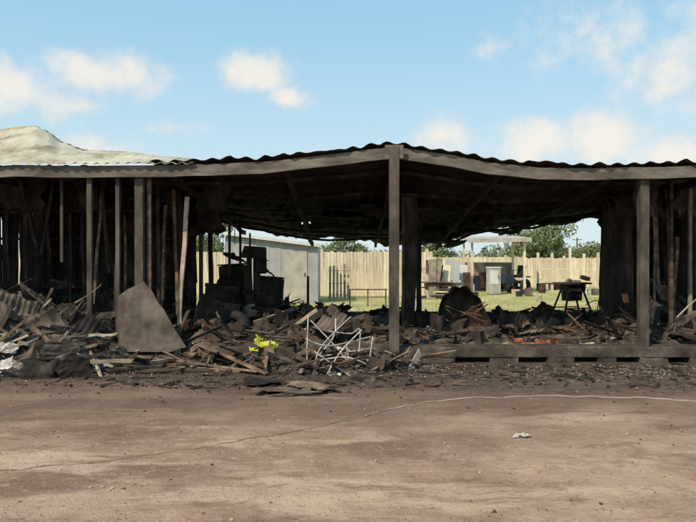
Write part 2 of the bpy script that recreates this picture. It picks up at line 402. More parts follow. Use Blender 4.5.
wall(612,1050,13.6,.16,.012,base=.2,short=.1); wall(606,690,14.8,.3,0,base=.2,short=0); wall(655,1000,11.4,.07,.3,'char',base=.2)
wall(44,196,16.3,.3,0,short=0); wall(44,192,16.2,.3,0,short=0); wall(612,900,16.3,.2,.0,short=.1); wall(612,900,16.1,.2,.0,short=.1)  # doubled back rows added to stop light entering from behind
wall(-300,50,16.3,.16,.1,short=.4,pmiss=.2)
wall(648,705,10.9,.05,.1,'wood',base=.2,short=.5,pmiss=.4)
mb.obj('charred_wall_boards',B)
mb=MB()
for (u0,u1,y,z) in((-300,190,13.3,1.9),(-300,190,13.3,.9),(-300,196,11.5,2.25),(610,1000,13.4,1.9),(610,1000,13.4,1.0),(650,1000,11.3,2.2)):
    mb.beam((XU(u0,y),y,z),(XU(u1,y),y,z+U(-.1,.1)),.05,.09,'char',wob=.03,seg=14)
for i in range(48):
    u=random.choice([U(0,235),U(0,235),U(600,700),U(235,600)]); y=U(10,14); x=XU(u,y); z=roofz(x,y)
    l=U(.2,.8) if u<235 or u>600 else U(.04,.2)
    mb.tube([(x,y,z),(x+U(-.05,.05),y,z-l*.5),(x+U(-.12,.12),y,z-l)],U(.004,.014),5,'char')
for i in range(14):
    u=U(-20,190); y=U(10,12.5); x=XU(u,y); z=roofz(x,y)
    mb.beam((x,y,z),(x+U(-.35,.35),y+U(-.3,.3),U(.5,1.8)),.045,.03,random.choice(['char','char','char','wood']),wob=.03,seg=6)
for i in range(24):
    u=U(0,225) if i<16 else U(600,690); y=U(10.2,13.5); x=XU(u,y); z=roofz(x,y)
    mb.sheet((x,y,z-.2),U(.25,.6),U(.3,.8),(1.5+U(-.3,.3),U(-.4,.4),U(-.5,.5)),'char',.08,8,ragged=.45)
for i in range(14):
    u=U(260,590); y=U(12.5,16); x=XU(u,y); z=roofz(x,y)
    mb.corr((x,y,z-.12),U(.4,.9),U(.5,1.1),(U(-.25,.1),U(-.2,.2),U(-.2,.2)),'soot',.08)
mb.obj('fallen_battens',B)
mb=MB()
zt=.225
mb.box(((XU(112,9.3)+10.6)/2,(9.62+16.0)/2,zt/2-.02),(10.6-XU(112,9.3),16.0-9.62,zt-.04),(0,0,0),'concrete')
def curb(xa,xb,z0,z1,y0,y1,k='concrete'):
    n=max(2,int((xb-xa)/.08)); vs=[];fs=[]
    for i in range(n+1):
        x=xa+(xb-xa)*i/n; e=.02*fbm(x*5,z0*9,2); e2=.026*fbm(x*4,2,5)
        for (y,z) in((y0+e,z0),(y0+e*1.3+.012,z1+e2-.015),(y0+.03,z1+e2),(y1,z1),(y1,z0)): vs.append((x,y,z))
    for i in range(n):
        for k2 in range(5): q=(k2+1)%5; fs.append((i*5+k2,i*5+5+k2,i*5+5+q,i*5+q))
    fs+= [tuple(range(5)),tuple(range(n*5,n*5+5))[::-1]]
    mb.add(vs,fs,k)
curb(XU(116,9.3),10.6,.085,zt,9.28,9.64)
gaps=[(116,0),(455,490),(518,547),(574,598),(616,640),(668,690),(730,760),(800,830)]
for (a,b_),(c,d) in zip(gaps,gaps[1:]+[(870,0)]):
    ua=b_ or a; curb(XU(ua,9.3),XU(c,9.3),-.03,.083,9.27,9.6)
mb.obj('floor_slab',B)
# ---------------- debris ----------------
def heapz(hs,x,y):
    z=0
    for cx,cy,rx,ry,h in hs:
        d=((x-cx)/rx)**2+((y-cy)/ry)**2
        z=max(z,h*max(0,1-d)**.8)
    return z
def heap(name,hs,n,pal,base=0,L0=.25,L1=.9,steep=.5,sheets=.25,seed=1,rocks=500,bm='ash',ncorr=0,big=0,ck=('greymetal','rust','char','board','soot')):
    random.seed(seed); mb=MB()
    x0=min(c[0]-c[2] for c in hs);x1=max(c[0]+c[2] for c in hs);y0=min(c[1]-c[3] for c in hs);y1=max(c[1]+c[3] for c in hs)
    def hz(x,y):
        h=heapz(hs,x,y); return base+h*(.72+.5*fbm(x*2.1,y*2.1,seed))+ .05*fbm(x*7,y*7,seed)*(1 if h>0.02 else 0)-.02
    nx=int((x1-x0)/.06);ny=int((y1-y0)/.06); vs=[];fs=[]
    for j in range(ny+1):
        for i in range(nx+1):
            x=x0+i*.06;y=y0+j*.06; vs.append((x,y,hz(x,y)))
    for j in range(ny):
        for i in range(nx):
            a=j*(nx+1)+i
            fs.append((a,a+1,a+nx+2,a+nx+1))
    mb.add(vs,fs,bm)
    def pt():
        while True:
            x=U(x0,x1);y=U(y0,y1)
            if heapz(hs,x,y)>.02: return x,y
    for i in range(n):
        x,y=pt(); z=hz(x,y); k=random.choice(pal); q=R(); yaw=R()*6.28; l=U(L0,L1)
        if q<sheets:
            mb.sheet((x,y,z+.05),l*U(.4,.8),l*U(.3,.7),(U(-1.1,1.1),U(-.8,.8),yaw),k,.09,6,ragged=.35)
        elif q<.88:
            pz=U(-.2,steep); d=Vector((math.cos(yaw)*math.cos(pz),math.sin(yaw)*math.cos(pz),math.sin(pz)))*l/2; c=Vector((x,y,z+.04+abs(d.z)*.6))
            mb.beam(c-d,c+d,U(.02,.08),U(.01,.035),k,roll=R()*3,wob=.02,seg=4,jag=.03)
        else:
            r=l*.5; a=Vector((x,y,z+.03)); 
            mb.tube(smooth_path([a,a+Vector((U(-r,r),U(-r,r)*.5,U(.03,r*.7))),a+Vector((U(-r,r),U(-r,r)*.5,U(0,r*.5)))],6),U(.005,.012),6,k)
    for i in range(ncorr):
        x,y=pt(); z=hz(x,y); mb.corr((x,y,z+U(.03,.1)),U(.3,.75),U(.25,.55),(U(.4,1.3),U(-.5,.5),U(-.7,.7)),random.choice(ck),.1)
    for i in range(big):
        x,y=pt(); z=hz(x,y); mb.box((x,y,z+.06),(U(.12,.35),U(.15,.3),U(.1,.28)),(U(-.4,.4),U(-.4,.4),R()*3),random.choice(['char','char','rust','board']),.2)
    for i in range(rocks):
        x,y=pt(); r=U(.008,.04); mb.rock((x,y,hz(x,y)+r*.3),r,random.choice(['ash','brownash','char','wood','greymetal','ash','white','brownash'] if R()<.5 else ['char','ash']),.7)
    return mb.obj(name)
pA=['char']*8+['greymetal']*3+['wood']*4+['ash']*2+['white']+['rust']*2+['brownash']*2
pB=['char']*10+['wood']*3+['rust']*1+['greymetal']*1+['brownash']*3
dk=('char','soot','board','char','rust')
heap('debris_pile',[(-4.9,9.5,1.6,1.25,1.0),(-3.75,9.3,.85,.9,.65),(-6.6,9.6,1.6,1.2,1.0),(-5.2,8.6,1.2,.7,.38)],430,pA,L0=.15,L1=.8,steep=.8,seed=3,rocks=1700,sheets=.26,ncorr=7,big=10,ck=dk)
heap('debris_pile',[(-2.3,10.2,1.2,.9,.4),(-.6,10.4,1.8,1.0,.3),(-1.6,11.6,2,1.2,.48)],240,pB+['paleboard'],base=.15,seed=5,rocks=1000,steep=.6,L0=.15,bm='brownash',ncorr=5,big=12,ck=dk)
heap('debris_pile',[(1.6,10.6,1.5,1.0,.2),(2.0,12.0,1.3,1,.26),(3.9,11.0,1.8,1.1,.2),(3.4,12.6,2.2,1.1,.14)],210,pB,base=.18,seed=8,rocks=1000,steep=.35,L0=.12,L1=.65,ncorr=4,big=10,ck=dk)
heap('debris_pile',[(5.1,10.8,1.5,1.2,.34),(6.8,11,1.6,1.3,.85),(6.3,12.4,1.4,1,.6)],210,pB+['white'],base=.18,seed=12,rocks=1000,steep=.8,L0=.15,ncorr=5,big=10,ck=dk)
heap('debris_pile',[(-1.9,8.95,1.3,.42,.16),(-.3,8.8,1.1,.5,.22),(.45,9.0,.6,.3,.12)],180,pA+['wood']*3,seed=14,rocks=1100,L0=.12,L1=.6,steep=.45)
heap('debris_pile',[(-5.5,12.4,3,1.2,.95)],120,pB,seed=17,rocks=400,steep=.9,ncorr=5,big=12,ck=dk)
heap('debris_pile',[(-2,15.1,2.6,.9,.22),(2.2,15.1,2.6,.9,.08),(5,14.8,1.6,.9,.12)],70,pB,base=.17,seed=19,rocks=300,steep=.2,big=3)
random.seed(21)
mb=MB()
for (u0,v0,u1,v1,y0,y1,w,d,k) in [(108,352,258,380,9.1,8.35,.12,.03,'wood'),(112,362,250,369,8.9,8.75,.1,.04,'wood'),(125,366,262,372,8.75,8.6,.13,.025,'wood'),
  (105,360,200,367,8.8,8.8,.1,.04,'char'),(150,371,285,377,8.5,8.4,.1,.03,'wood'),(118,357,196,357,9.15,9.15,.12,.05,'wood'),(180,362,300,372,8.8,8.6,.09,.03,'char'),
  (200,345,268,384,9.1,8.25,.07,.03,'wood'),(230,372,330,366,8.45,8.8,.06,.03,'paleboard'),(135,374,215,371,8.4,8.5,.08,.02,'wood'),(95,372,175,364,8.5,8.7,.07,.03,'char'),(160,366,240,378,8.7,8.4,.05,.03,'paleboard')]:
    a=P(u0,v0,y0);b_=P(u1,v1,y1); a.z=max(a.z,.03); b_.z=max(b_.z,.03); mb.beam(a,b_,w,d,k,roll=math.pi/2+U(-.3,.3),wob=.02,seg=7,jag=.05)
mb.obj('timber_planks')
mb=MB()
for (u,v,w,h,yaw,k) in [(275,391,.5,.3,.2,'wood'),(306,388,.45,.25,-.2,'wood'),(292,395,.55,.07,.1,'wood'),(262,384,.4,.3,.5,'char'),(325,391,.3,.2,.4,'brownash'),(300,394,.25,.1,.4,'board')]:
    p=G(u,v); mb.sheet(p+Vector((0,0,.03)),w,h,(U(-.05,.05),U(-.06,.06),yaw),k,.03,9,ragged=.4)
mb.obj('splintered_plywood')
mb=MB(); mb.poly([P(118,352,9.02),P(118,296,9.16),P(128,289,9.2),P(135,286,9.2),P(144,281.5,9.22),P(147,286,9.21),P(152,291,9.2),P(158,303,9.16),P(164,310,9.14),P(175,330,9.1),P(186,347,9.03),P(170,352,9.02)],.02,'board',(0,1,0)); mb.obj('leaning_panel')
mb=MB()
for i in range(8):
    xa_=XU(116+i*10,9.08); mb.box((xa_+.07,9.08+U(-.01,.01),.07+U(-.008,.008)),(.14,.16,.15),(0,0,U(-.03,.03)),'board',.03)
mb.obj('timber_sleeper')
mb=MB()
for (u,v,y,w,h,rot,k) in [(8,348,8.5,.22,.13,(1.0,.2,.3),'white'),(58,352,8.4,.5,.22,(1.2,.1,.2),'greymetal'),(30,352,8.4,.35,.25,(1.3,0,-.4),'board'),(88,350,8.6,.3,.2,(1.1,.3,.5),'greymetal'),
   (70,336,8.8,.4,.28,(.9,.4,.2),'board'),(100,335,8.9,.25,.3,(1.2,.2,.6),'char'),(2,366,8.1,.22,.1,(.9,.2,.3),'white'),
   (25,338,8.7,.3,.15,(1.2,.5,.1),'greymetal'),(40,372,8.05,.45,.25,(1.3,.1,.1),'char'),(75,370,8.1,.4,.25,(1.25,-.1,.2),'char'),(18,366,8.2,.2,.14,(1,.3,.2),'paleboard'),(60,312,9.2,.4,.2,(1.2,-.4,.2),'char')]:
    mb.sheet(P(u,v,y),w,h,rot,k,.08,7,ragged=.3)
for (u,v,y,w,h,rot,k) in [(12,316,8.95,.6,.45,(1.15,.35,.2),'board'),(46,326,8.85,.45,.35,(1.25,-.5,.25),'board'),(-22,322,8.8,.8,.6,(1.1,.3,-.1),'char'),(85,330,8.9,.45,.35,(1.1,.5,.2),'char'),(62,346,8.55,.45,.22,(1.0,.1,-.2),'greymetal')]:
    mb.corr(P(u,v,y),w,h,rot,k,.12)
for i in range(34): # laths and battens lying over the left heap
    u=U(-20,112); v=U(300,365)+max(0,(u-60))*.2; y=9.2-(v-300)/65*.9; a=P(u,v,y); l=U(.3,.9); an=U(-.9,.9); mb.beam(a-Vector((math.cos(an),U(-.3,.3),math.sin(an)))*l/2,a+Vector((math.cos(an),U(-.3,.3),math.sin(an)))*l/2,U(.015,.05),.02,random.choice(['char','char','wood','wood','greymetal','paleboard','brownash']),wob=.02,seg=4,jag=.03)
for (a,b_,y0,y1,w,k) in [((5,300),(60,352),9.2,8.5,.05,'wood'),((20,292),(36,345),9.3,8.8,.04,'wood'),((70,312),(98,372),9.3,8.3,.045,'steel'),((95,318),(60,372),9.2,8.4,.04,'char'),((40,300),(108,348),9.3,8.8,.05,'char'),((0,330),(50,318),8.9,9.0,.06,'wood'),((85,340),(102,380),8.8,8.1,.03,'paleboard'),((-10,345),(70,330),8.6,8.8,.05,'char'),((30,362),(96,344),8.3,8.6,.04,'wood'),((50,345),(112,366),8.5,8.5,.03,'white'),((0,352),(40,338),8.4,8.6,.025,'paleboard'),((20,283),(75,330),9.3,8.8,.05,'char'),((52,290),(30,335),9.4,8.9,.04,'char'),((0,290),(44,312),9.2,9,.05,'char')]:
    mb.beam(P(*a,y0),P(*b_,y1),w,.03,k,wob=.02,seg=4,jag=.03)
mb.obj('scrap_metal')
mb=MB(); c=P(52,368,8.15); mb.tube([c+Vector((-.13,0,-.06)),c+Vector((.06,-.02,-.01)),c+Vector((.08,-.02,-.008))],[.09,.12,.13],18,'char'); mb.obj('bucket')
mb=MB(); mb.sheet(P(264,346,8.95),.27,.12,(.75,.3,.1),'hivis',.05,16,ragged=.3,creases=6,smooth=True); mb.sheet(P(254,349,8.9),.13,.07,(.9,.2,.4),'hivis',.04,10,ragged=.3,smooth=True); mb.sheet(P(274,346,8.93),.12,.06,(.9,-.3,.4),'hivis',.04,8,ragged=.3,smooth=True)
for (u,v) in((262,349),(268,341),(272,350)): mb.beam(P(u-8,v,8.84),P(u+9,v-2,8.86),.02,.02,'char',wob=.01,seg=3)
mb.obj('hi_vis_vest')
mb=MB()
for pl in [[(307,378,8.5),(306,350,8.55),(307,318,8.7)],[(313,384,8.3),(318,350,8.5),(345,322,8.8),(352,318,8.85)],[(306,340,8.6),(330,345,8.5),(372,336,8.6)],[(372,336,8.6),(370,360,8.6),(368,378,8.6)],
  [(312,320,8.8),(335,345,8.6),(358,372,8.5)],[(318,362,8.5),(345,358,8.4),(366,364,8.4)],[(330,330,8.9),(352,334,8.8),(360,332,8.8),(358,374,8.6)],[(315,352,8.5),(338,368,8.35),(360,384,8.25)],
  [(325,378,8.3),(340,352,8.4),(362,330,8.6)],[(309,366,8.6),(332,340,8.7),(336,318,8.8)],[(320,356,8.6),(368,348,8.6)],[(345,344,8.7),(352,384,8.3)]]:
    mb.tube(smooth_path([P(*q)+Vector((U(-.02,.02),0,U(-.02,.02))) for q in pl],6),.009,8,'frame')
mb.obj('metal_chair_frame')
mb=MB()
for (a,b_,y0,y1,w,d,k) in [((392,388),(412,350),8.35,9.05,.12,.02,'wood'),((402,387),(420,352),8.4,9.1,.09,.02,'paleboard'),((388,386),(398,352),8.4,9.05,.06,.03,'char'),((405,360),(455,352),9,9.2,.05,.03,'wood'),((372,350),(408,382),9.1,8.5,.05,.02,'wood'),((360,372),(392,384),8.6,8.4,.08,.03,'wood')]:
    mb.beam(P(*a,y0),P(*b_,y1),w,d,k,roll=.4,wob=.01,seg=3,jag=.03)
mb.obj('broken_boards')
mb=MB(); vs=[];fs=[]; c=P(463,338,10.6); n=24; mth_=8
for j in range(mth_+1):
    dy=-.05+.5*j/mth_; rr=.46*(1-.25*(j/mth_)**2)
    for i in range(n+1):
        a=math.pi*i/n; r=rr*(1+.09*fbm(i*.3,j*.5,3)); vs.append((c.x+math.cos(a)*r,c.y+dy,c.z+ math.sin(a)*r*1.8*(1-.12*math.cos(a))))
for j in range(mth_):
    for i in range(n): q=j*(n+1)+i; fs.append((q,q+1,q+n+2,q+n+1))
mb.add(vs,fs,'char',True)
vs=[(c.x,c.y+.2,c.z)]+[(c.x+math.cos(math.pi*i/n)*.43,c.y+.2+.03*fbm(i*.5,2),c.z+math.sin(math.pi*i/n)*.76) for i in range(n+1)]
mb.add(vs,[(0,i+1,i+2) for i in range(n)],'char')
mb.box((c.x-.4,c.y+.1,c.z+.16),(.14,.5,.4),(0,0,.1),'char',.15); mb.box((c.x+.38,c.y+.1,c.z+.14),(.14,.5,.32),(0,0,-.1),'char',.15); mb.box((c.x,c.y+.05,c.z+.1),(.66,.45,.2),(0.1,0,0),'brownash',.15)
for i in range(5): mb.tube(smooth_path([c+Vector((U(-.3,.3),U(-.1,.2),.2)),c+Vector((U(-.4,.4),U(-.15,.1),U(.35,.6))),c+Vector((U(-.4,.4),U(-.2,.1),U(.2,.4)))],5),.008,5,'rust')
mb.obj('burnt_armchair')
mb=MB()
for (u,v,y,w,h,rot,k) in [(512,324,11.5,.6,.28,(1.1,.5,.2),'char'),(556,326,11.2,.4,.22,(1.2,.4,.3),'board'),(575,328,11,.35,.3,(1.3,.2,-.3),'board'),(594,326,10.8,.25,.4,(1.3,.1,.4),'char'),(540,330,11,.6,.22,(1,.1,.1),'char'),
    (490,332,11.2,.4,.25,(1,.2,.6),'rust'),(425,325,11.4,.35,.4,(1.2,.1,.3),'char'),(290,318,12,.5,.45,(1.2,.3,.1),'char'),(350,324,12,.9,.3,(1.3,0,0),'brownash'),(225,330,10.6,.6,.5,(1.2,.4,.2),'char'),(380,330,11.3,.4,.3,(1.2,.2,.1),'char'),(300,332,10.8,.6,.25,(1.2,.1,.05),'brownash')]:
    mb.sheet(P(u,v,y),w,h,rot,k,.08,8,ragged=.25)
for (u,v,y,w,h,rot,k) in [(528,321,12,.7,.25,(1.2,-.3,.1),'char'),(320,325,11.4,.8,.3,(1.2,.1,.05),'char'),(355,330,11,.6,.28,(1.1,.2,.15),'brownash'),(215,318,11,.7,.6,(1.25,.3,.2),'char'),(660,318,10.6,.6,.45,(1.2,.5,.1),'char'),(690,325,10.2,.45,.35,(1.1,-.3,.1),'board')]:
    mb.corr(P(u,v,y),w,h,rot,k,.1)
mb.obj('buckled_sheets')
mb=MB()
for (u,v,y,w,h) in [(530,345,9.75,.28,.05),(555,343,9.8,.14,.1),(543,342,9.9,.22,.06),(572,347,9.7,.12,.05),(500,346,9.8,.25,.07),(585,345,9.8,.18,.06),(520,340,10.1,.18,.06)]:
    mb.sheet(P(u,v,y),w,h,(1.1,U(-.3,.3),U(-.3,.3)),'orange' if u not in(500,585) else 'paleboard',.07,7,ragged=.4)
mb.obj('melted_plastic')
mb=MB(); mb.sheet(P(625,298,11.0),.09,.16,(1.4,0,.2),'orange',.04,6,ragged=.3); mb.obj('orange_glimmer')  # small orange sheet, its colour stands in for a glimmer in the dark bay
mb=MB(); c=P(255,330,12.4); x,y=c.x,c.y
mb.box((x,y,.3),(.45,.5,.12),(0,0,.1),'char'); mb.cyl((x+.02,y+.1,1.0),.07,1.35,'char',12); mb.box((x-.02,y-.05,.85),(.42,.36,.06),(0,0,.1),'char')
mb.box((x,y-.02,1.6),(.46,.55,.22),(0,.05,.1),'char',.12,.85); mb.box((x+.1,y+.12,1.36),(.2,.28,.3),(0,0,.2),'char',.15); mb.cyl((x-.08,y-.2,1.38),.05,.32,'char',10)
for a in range(3): 
    t=a*2.1; mb.tube([(x+.2,y-.12,1.45),(x+.24,y-.12+.2*math.cos(t),1.45+.2*math.sin(t))],.012,6,'char')
mb.obj('burnt_drill_press')
def appliance(name,c,w,d,h,rot):
    S=MB(); c=Vector(c); E=Euler(rot).to_matrix()
    def Q(p): return E@Vector(p)+c
    S.box(Q((0,0,h/2)),(w,d,h),rot,'char',.06); S.box(Q((0,0,h+.015)),(w*1.03,d*1.03,.03),rot,'rust',.03)
    S.box(Q((0,-d/2-.03,h*.48)),(w*.88,.02,h*.8),rot,'soot',.03); S.box(Q((w*.34,-d/2-.05,h*.6)),(.025,.025,h*.25),rot,'steel')
    S.sheet(Q((0,0,h+.1)),w*.9,d*.8,(U(-.4,.4),U(-.4,.4),1),'char',.1,7,ragged=.3)
    for sx_ in(-1,1): S.box(Q((sx_*w*.4,-d*.4,.02)),(.05,.05,.04),rot,'rust')
    return S.obj(name)
appliance('burnt_fridge',(XU(266,13.2),13.2,.15),.5,.5,.95,(0,.08,.3))
appliance('burnt_cabinet',(XU(238,13.8),13.8,.15),.55,.5,1.2,(0,-.06,-.2))
appliance('burnt_cabinet',(XU(218,12.6),12.6,.15),.6,.5,.8,(.05,.08,.2))
def tyre(name,c,Rr,r,rot,k='rubber'):
    mb=MB(); E=Euler(rot).to_matrix(); n=28;m_=10; vs=[];fs=[]
    for i in range(n):
        a=2*math.pi*i/n
        for j in range(m_):
            q=2*math.pi*j/m_; rr=Rr+r*math.cos(q); vs.append(E@Vector((math.cos(a)*rr,math.sin(a)*rr,r*1.2*math.sin(q)))+Vector(c))
    for i in range(n):
        for j in range(m_): fs.append((i*m_+j,((i+1)%n)*m_+j,((i+1)%n)*m_+(j+1)%m_,i*m_+(j+1)%m_))
    mb.add(vs,fs,k,True); return mb.obj(name)
tyre('tyre',P(278,322,11.5),.24,.085,(1.2,.2,.3)); tyre('tyre',P(233,330,10.6),.24,.085,(1.3,.0,-.4)); tyre('tyre',P(664,325,10.4),.24,.08,(1.1,.3,.5))

# ---------------- back yard ----------------
S=empty('table_saw'); c=G(572,312); y=c.y; x=c.x
mb=MB(); mb.box((0,0,.8),(.85,.6,.045),(0,0,0),'char'); mb.box((.02,0,.68),(.5,.45,.2),(0,0,0),'char',0,1.05); mb.box((-.55,0,.79),(.25,.55,.03),(0,0,0),'char'); 
mb.box((0.05,.0,.865),(.04,.6,.05),(0,0,0),'greymetal'); mb.box((.38,-.05,.94),(.22,.16,.1),(0,.3,0),'char')
for sx_ in(-1,1):
    for sy in(-1,1): mb.beam((sx_*.42,sy*.3,0),(sx_*.22,sy*.2,.6),.04,.04,'char')
mb.beam((-.4,-.28,.12),(.4,-.28,.12),.03,.03,'char'); mb.beam((-.4,.28,.12),(.4,.28,.12),.03,.03,'char')
mb.box((0,0,.45),(.4,.35,.25),(0,0,.1),'char',.1)
mb.cyl((-.1,0,.83),.11,.004,'greymetal',18,'y')
o=mb.obj('saw_body',S); S.location=(x,y,0); S.rotation_euler=(0,0,.25)
def fence(name,x0,x1,y,h,dirv=0,bw=.12,gap=.012,k='fence'):
    mb=MB(); x=x0
    while x<x1:
        yy=y+(x-x0)*dirv; hh=h+U(-.03,.03)
        mb.box((x,yy,hh/2),(bw,.018,hh),(U(-.01,.01),U(-.01,.01),math.atan(dirv)),k); x+=bw+gap
    x=x0
    while x<=x1+.1:
        yy=y+(x-x0)*dirv; mb.box((x,yy+.07,(h+.12)/2),(.1,.1,h+.12),(0,0,0),k); x+=2.1
    for z in(.35,h-.3): mb.beam((x0,y+.04,z),(x1,y+.04+(x1-x0)*dirv,z),.04,.07,k)
    return mb.obj(name)
fence('wooden_fence',XU(322,26),XU(432,26),26,1.75)
fence('wooden_fence',XU(524,34),XU(760,34),34,1.5,-.02)
fence('wooden_fence',XU(430,36),XU(524,36),36,1.55)
fence('wooden_fence',-24,XU(250,27),27,1.75)
mb=MB()
for u,h in((538,1.75),(552,1.7),(570,2.0),(584,1.7),(598,1.75)):
    xx=XU(u,30); mb.box((xx,30,h/2),(.1,.1,h),(0,0,0),'fence')
for z in(.5,1.0,1.45): mb.beam((XU(538,30),30.07,z),(XU(598,30),30.07,z),.03,.09,'fence')
mb.obj('post_and_rail_fence')
S=empty('garden_shed'); y=21.5; xa,xb=XU(226,y),XU(317,y)
def ztop(x): return 2.28-.38*(x-xa)/(xb-xa)
mb=MB(); x=xa; i=0
while x<xb-.05: 
    h=ztop(x+.1); mb.box((x+.1,y+(i%2)*.012,h/2),(.2,.02,h),(0,0,0),'shedwall'); x+=.203; i+=1
for j in range(9): mb.box((xb+.02,y+.1+j*.2,.93),(.02,.198,1.86),(0,0,0),'shedwall')
mb.box((xa-.02,y+1,1.1),(.02,2,2.2),(0,0,0),'shedwall'); mb.box(((xa+xb)/2,y+2,.93),(xb-xa,.02,1.86),(0,0,0),'shedwall'); mb.obj('walls',S)
mb=MB(); mb.poly([(xa-.15,y-.15,2.33),(xb+.15,y-.15,1.9),(xb+.15,y+2.2,1.9),(xa-.15,y+2.2,2.33)],.05,'shedroof',(0,0,1)); mb.beam((xa-.15,y-.17,2.33),(xb+.15,y-.17,1.9),.1,.02,'tank'); mb.obj('roof',S)
mb=MB(); mb.box((xb-.7,y-.02,.88),(.75,.02,1.7),(0,0,0),'shedroof'); mb.box((xb-.4,y-.04,.95),(.03,.02,.12),(0,0,0),'char'); mb.obj('door',S)
S=empty('timber_shelter'); y=28; xa,xb=XU(472,y),XU(524.5,y)
mb=MB()
for xx in(xa,xb):
    for yy in(y,y+2): mb.box((xx,yy,1.12),(.09,.09,2.25),(0,0,0),'fence')
mb.obj('posts',S)
mb=MB(); mb.poly([(xa-.25,y-.3,2.25),(xb+.2,y-.3,2.3),(xb+.2,y+2.3,2.48),(xa-.25,y+2.3,2.43)],.06,'shedroof'); mb.box(((xa+xb)/2,y-.32,2.26),(xb-xa+.45,.03,.17),(0,-.02,0),'shedroof'); mb.obj('roof',S)
mb=MB(); x=xa
while x<xb: mb.box((x,y+2.1,.65),(.14,.02,1.3),(0,0,0),'paleboard'); x+=.145
for i in range(7): mb.box((xa+.2+i*.28,y+1.5,U(.2,.5)),(U(.2,.35),.3,U(.4,1.0)),(0,0,U(-.3,.3)),random.choice(['char','blue','board','rust']),.1)
mb.obj('back_boards',S)
mb=MB(); c=P(493.5,288,26.8)
mb.box((c.x,c.y,.56),(.45,.45,1.05),(0,0,.15),'shedroof',.02); mb.box((c.x,c.y,1.11),(.49,.49,.05),(0,0,.15),'tank'); mb.box((c.x-.02,c.y-.24,.7),(.36,.015,.55),(0,0,.15),'tank'); mb.box((c.x+.15,c.y-.26,.75),(.02,.03,.14),(0,0,.15),'char'); mb.box((c.x,c.y,.02),(.4,.4,.04),(0,0,.15),'char')
mb.obj('white_cabinet')
S=empty('garden_tractor'); c=P(512,290,28.3)
mb=MB(); mb.box((-.35,0,.6),(.6,.45,.35),(0,0,0),'blue',0,.85); mb.box((.2,0,.45),(.7,.4,.12),(0,0,0),'blue'); mb.box((.45,0,.7),(.4,.42,.12),(0,0,0),'rubber'); mb.box((.62,0,.95),(.1,.4,.45),(0,.15,0),'rubber')
mb.box((.5,.33,.68),(.5,.14,.06),(0,0,0),'blue'); mb.box((.5,-.33,.68),(.5,.14,.06),(0,0,0),'blue'); mb.tube([(0,0,.6),(.1,0,.95)],.02,8,'rubber'); mb.cyl((.1,0,.97),.16,.02,'rubber',16); mb.obj('body',S)
for (a,b_,r) in((-.45,-.3,.2),(-.45,.3,.2),(.45,-.36,.3),(.45,.36,.3)):
    o=tyre('wheel',(a,b_,r),r*.7,r*.3,(math.pi/2,0,0)); o.parent=S
S.location=(c.x,c.y,0); S.rotation_euler=(0,0,.6)
mb=MB()
for i in range(16):
    u=U(424,446); yy=U(23.5,24.5); mb.beam((XU(u,yy),yy,0),(XU(u+U(-8,8),yy),yy+.5,U(.9,1.6)),U(.1,.3),.03,random.choice(['fence','wood','paleboard','paleboard','rust']))
for i in range(12): mb.box((XU(440,24)+U(-.3,.3),24+U(-.2,.2),.06+i*.05),(U(.8,1.3),.25,.04),(0,0,U(-.15,.15)),random.choice(['wood','fence','paleboard']))
mb.obj('lumber_stack')
mb=MB()
for (u,y,w,h,k) in((452,27,.6,1.4,'shedwall'),(462,27.5,.5,1.2,'tank'),(456,26.5,.4,.6,'shedwall'),(446,26.4,.4,1.1,'shedwall'),(467,27,.3,.9,'rust')):
    mb.box((XU(u,y),y,h/2),(w,.08,h),(-.1,U(-.08,.08),U(-.3,.3)),k)
mb.obj('stacked_panels')
mb=MB() # scattered yard junk
for i in range(22):
    u=U(430,600); y=U(22,31); h=U(.1,.4); mb.box((XU(u,y),y,h/2),(U(.1,.5),U(.1,.3),h),(0,0,R()*3),random.choice(['char','board','rust','blue','paleboard','shedwall']),.2)
mb.obj('yard_clutter')
mb=MB()
for i in range(6):
    yy=23.2; mb.beam((XU(330,yy)+i*.13,yy,0),(XU(330,yy)+i*.13,yy+.2,1.2+.02*i),.08,.02,'paleboard')
for z in(.2,.6,1.05): mb.beam((XU(330,yy)-.05,yy-.03,z),(XU(330,yy)+.75,yy-.03,z),.02,.09,'paleboard')
mb.obj('wooden_pallet')
mb=MB(); xa=XU(350,20)
for i in range(3): mb.beam((xa+i*.55,20,0),(xa+i*.55,20,.55),.04,.04,'steel')
mb.beam((xa-.05,20,.53),(xa+1.15,20,.53),.035,.035,'steel'); mb.beam((xa,20,.3),(xa+1.1,20,.3),.025,.025,'steel'); mb.beam((xa-.02,19.98,.53),(xa-.3,19.6,0),.03,.03,'steel')
mb.obj('low_railing')
random.seed(5); mb=MB()
for i in range(9000):
    y=16.7+13*R()**1.3; x=U(-.35,.6)*y; h=U(.02,.08); w=.012; a=R()*3.14; dx=math.cos(a)*w; dy=math.sin(a)*w
    mb.add([(x-dx,y-dy,0),(x+dx,y+dy,0),(x+U(-.04,.04),y+U(-.03,.03),h)],[(0,1,2)],'grass')
mb.obj('grass')
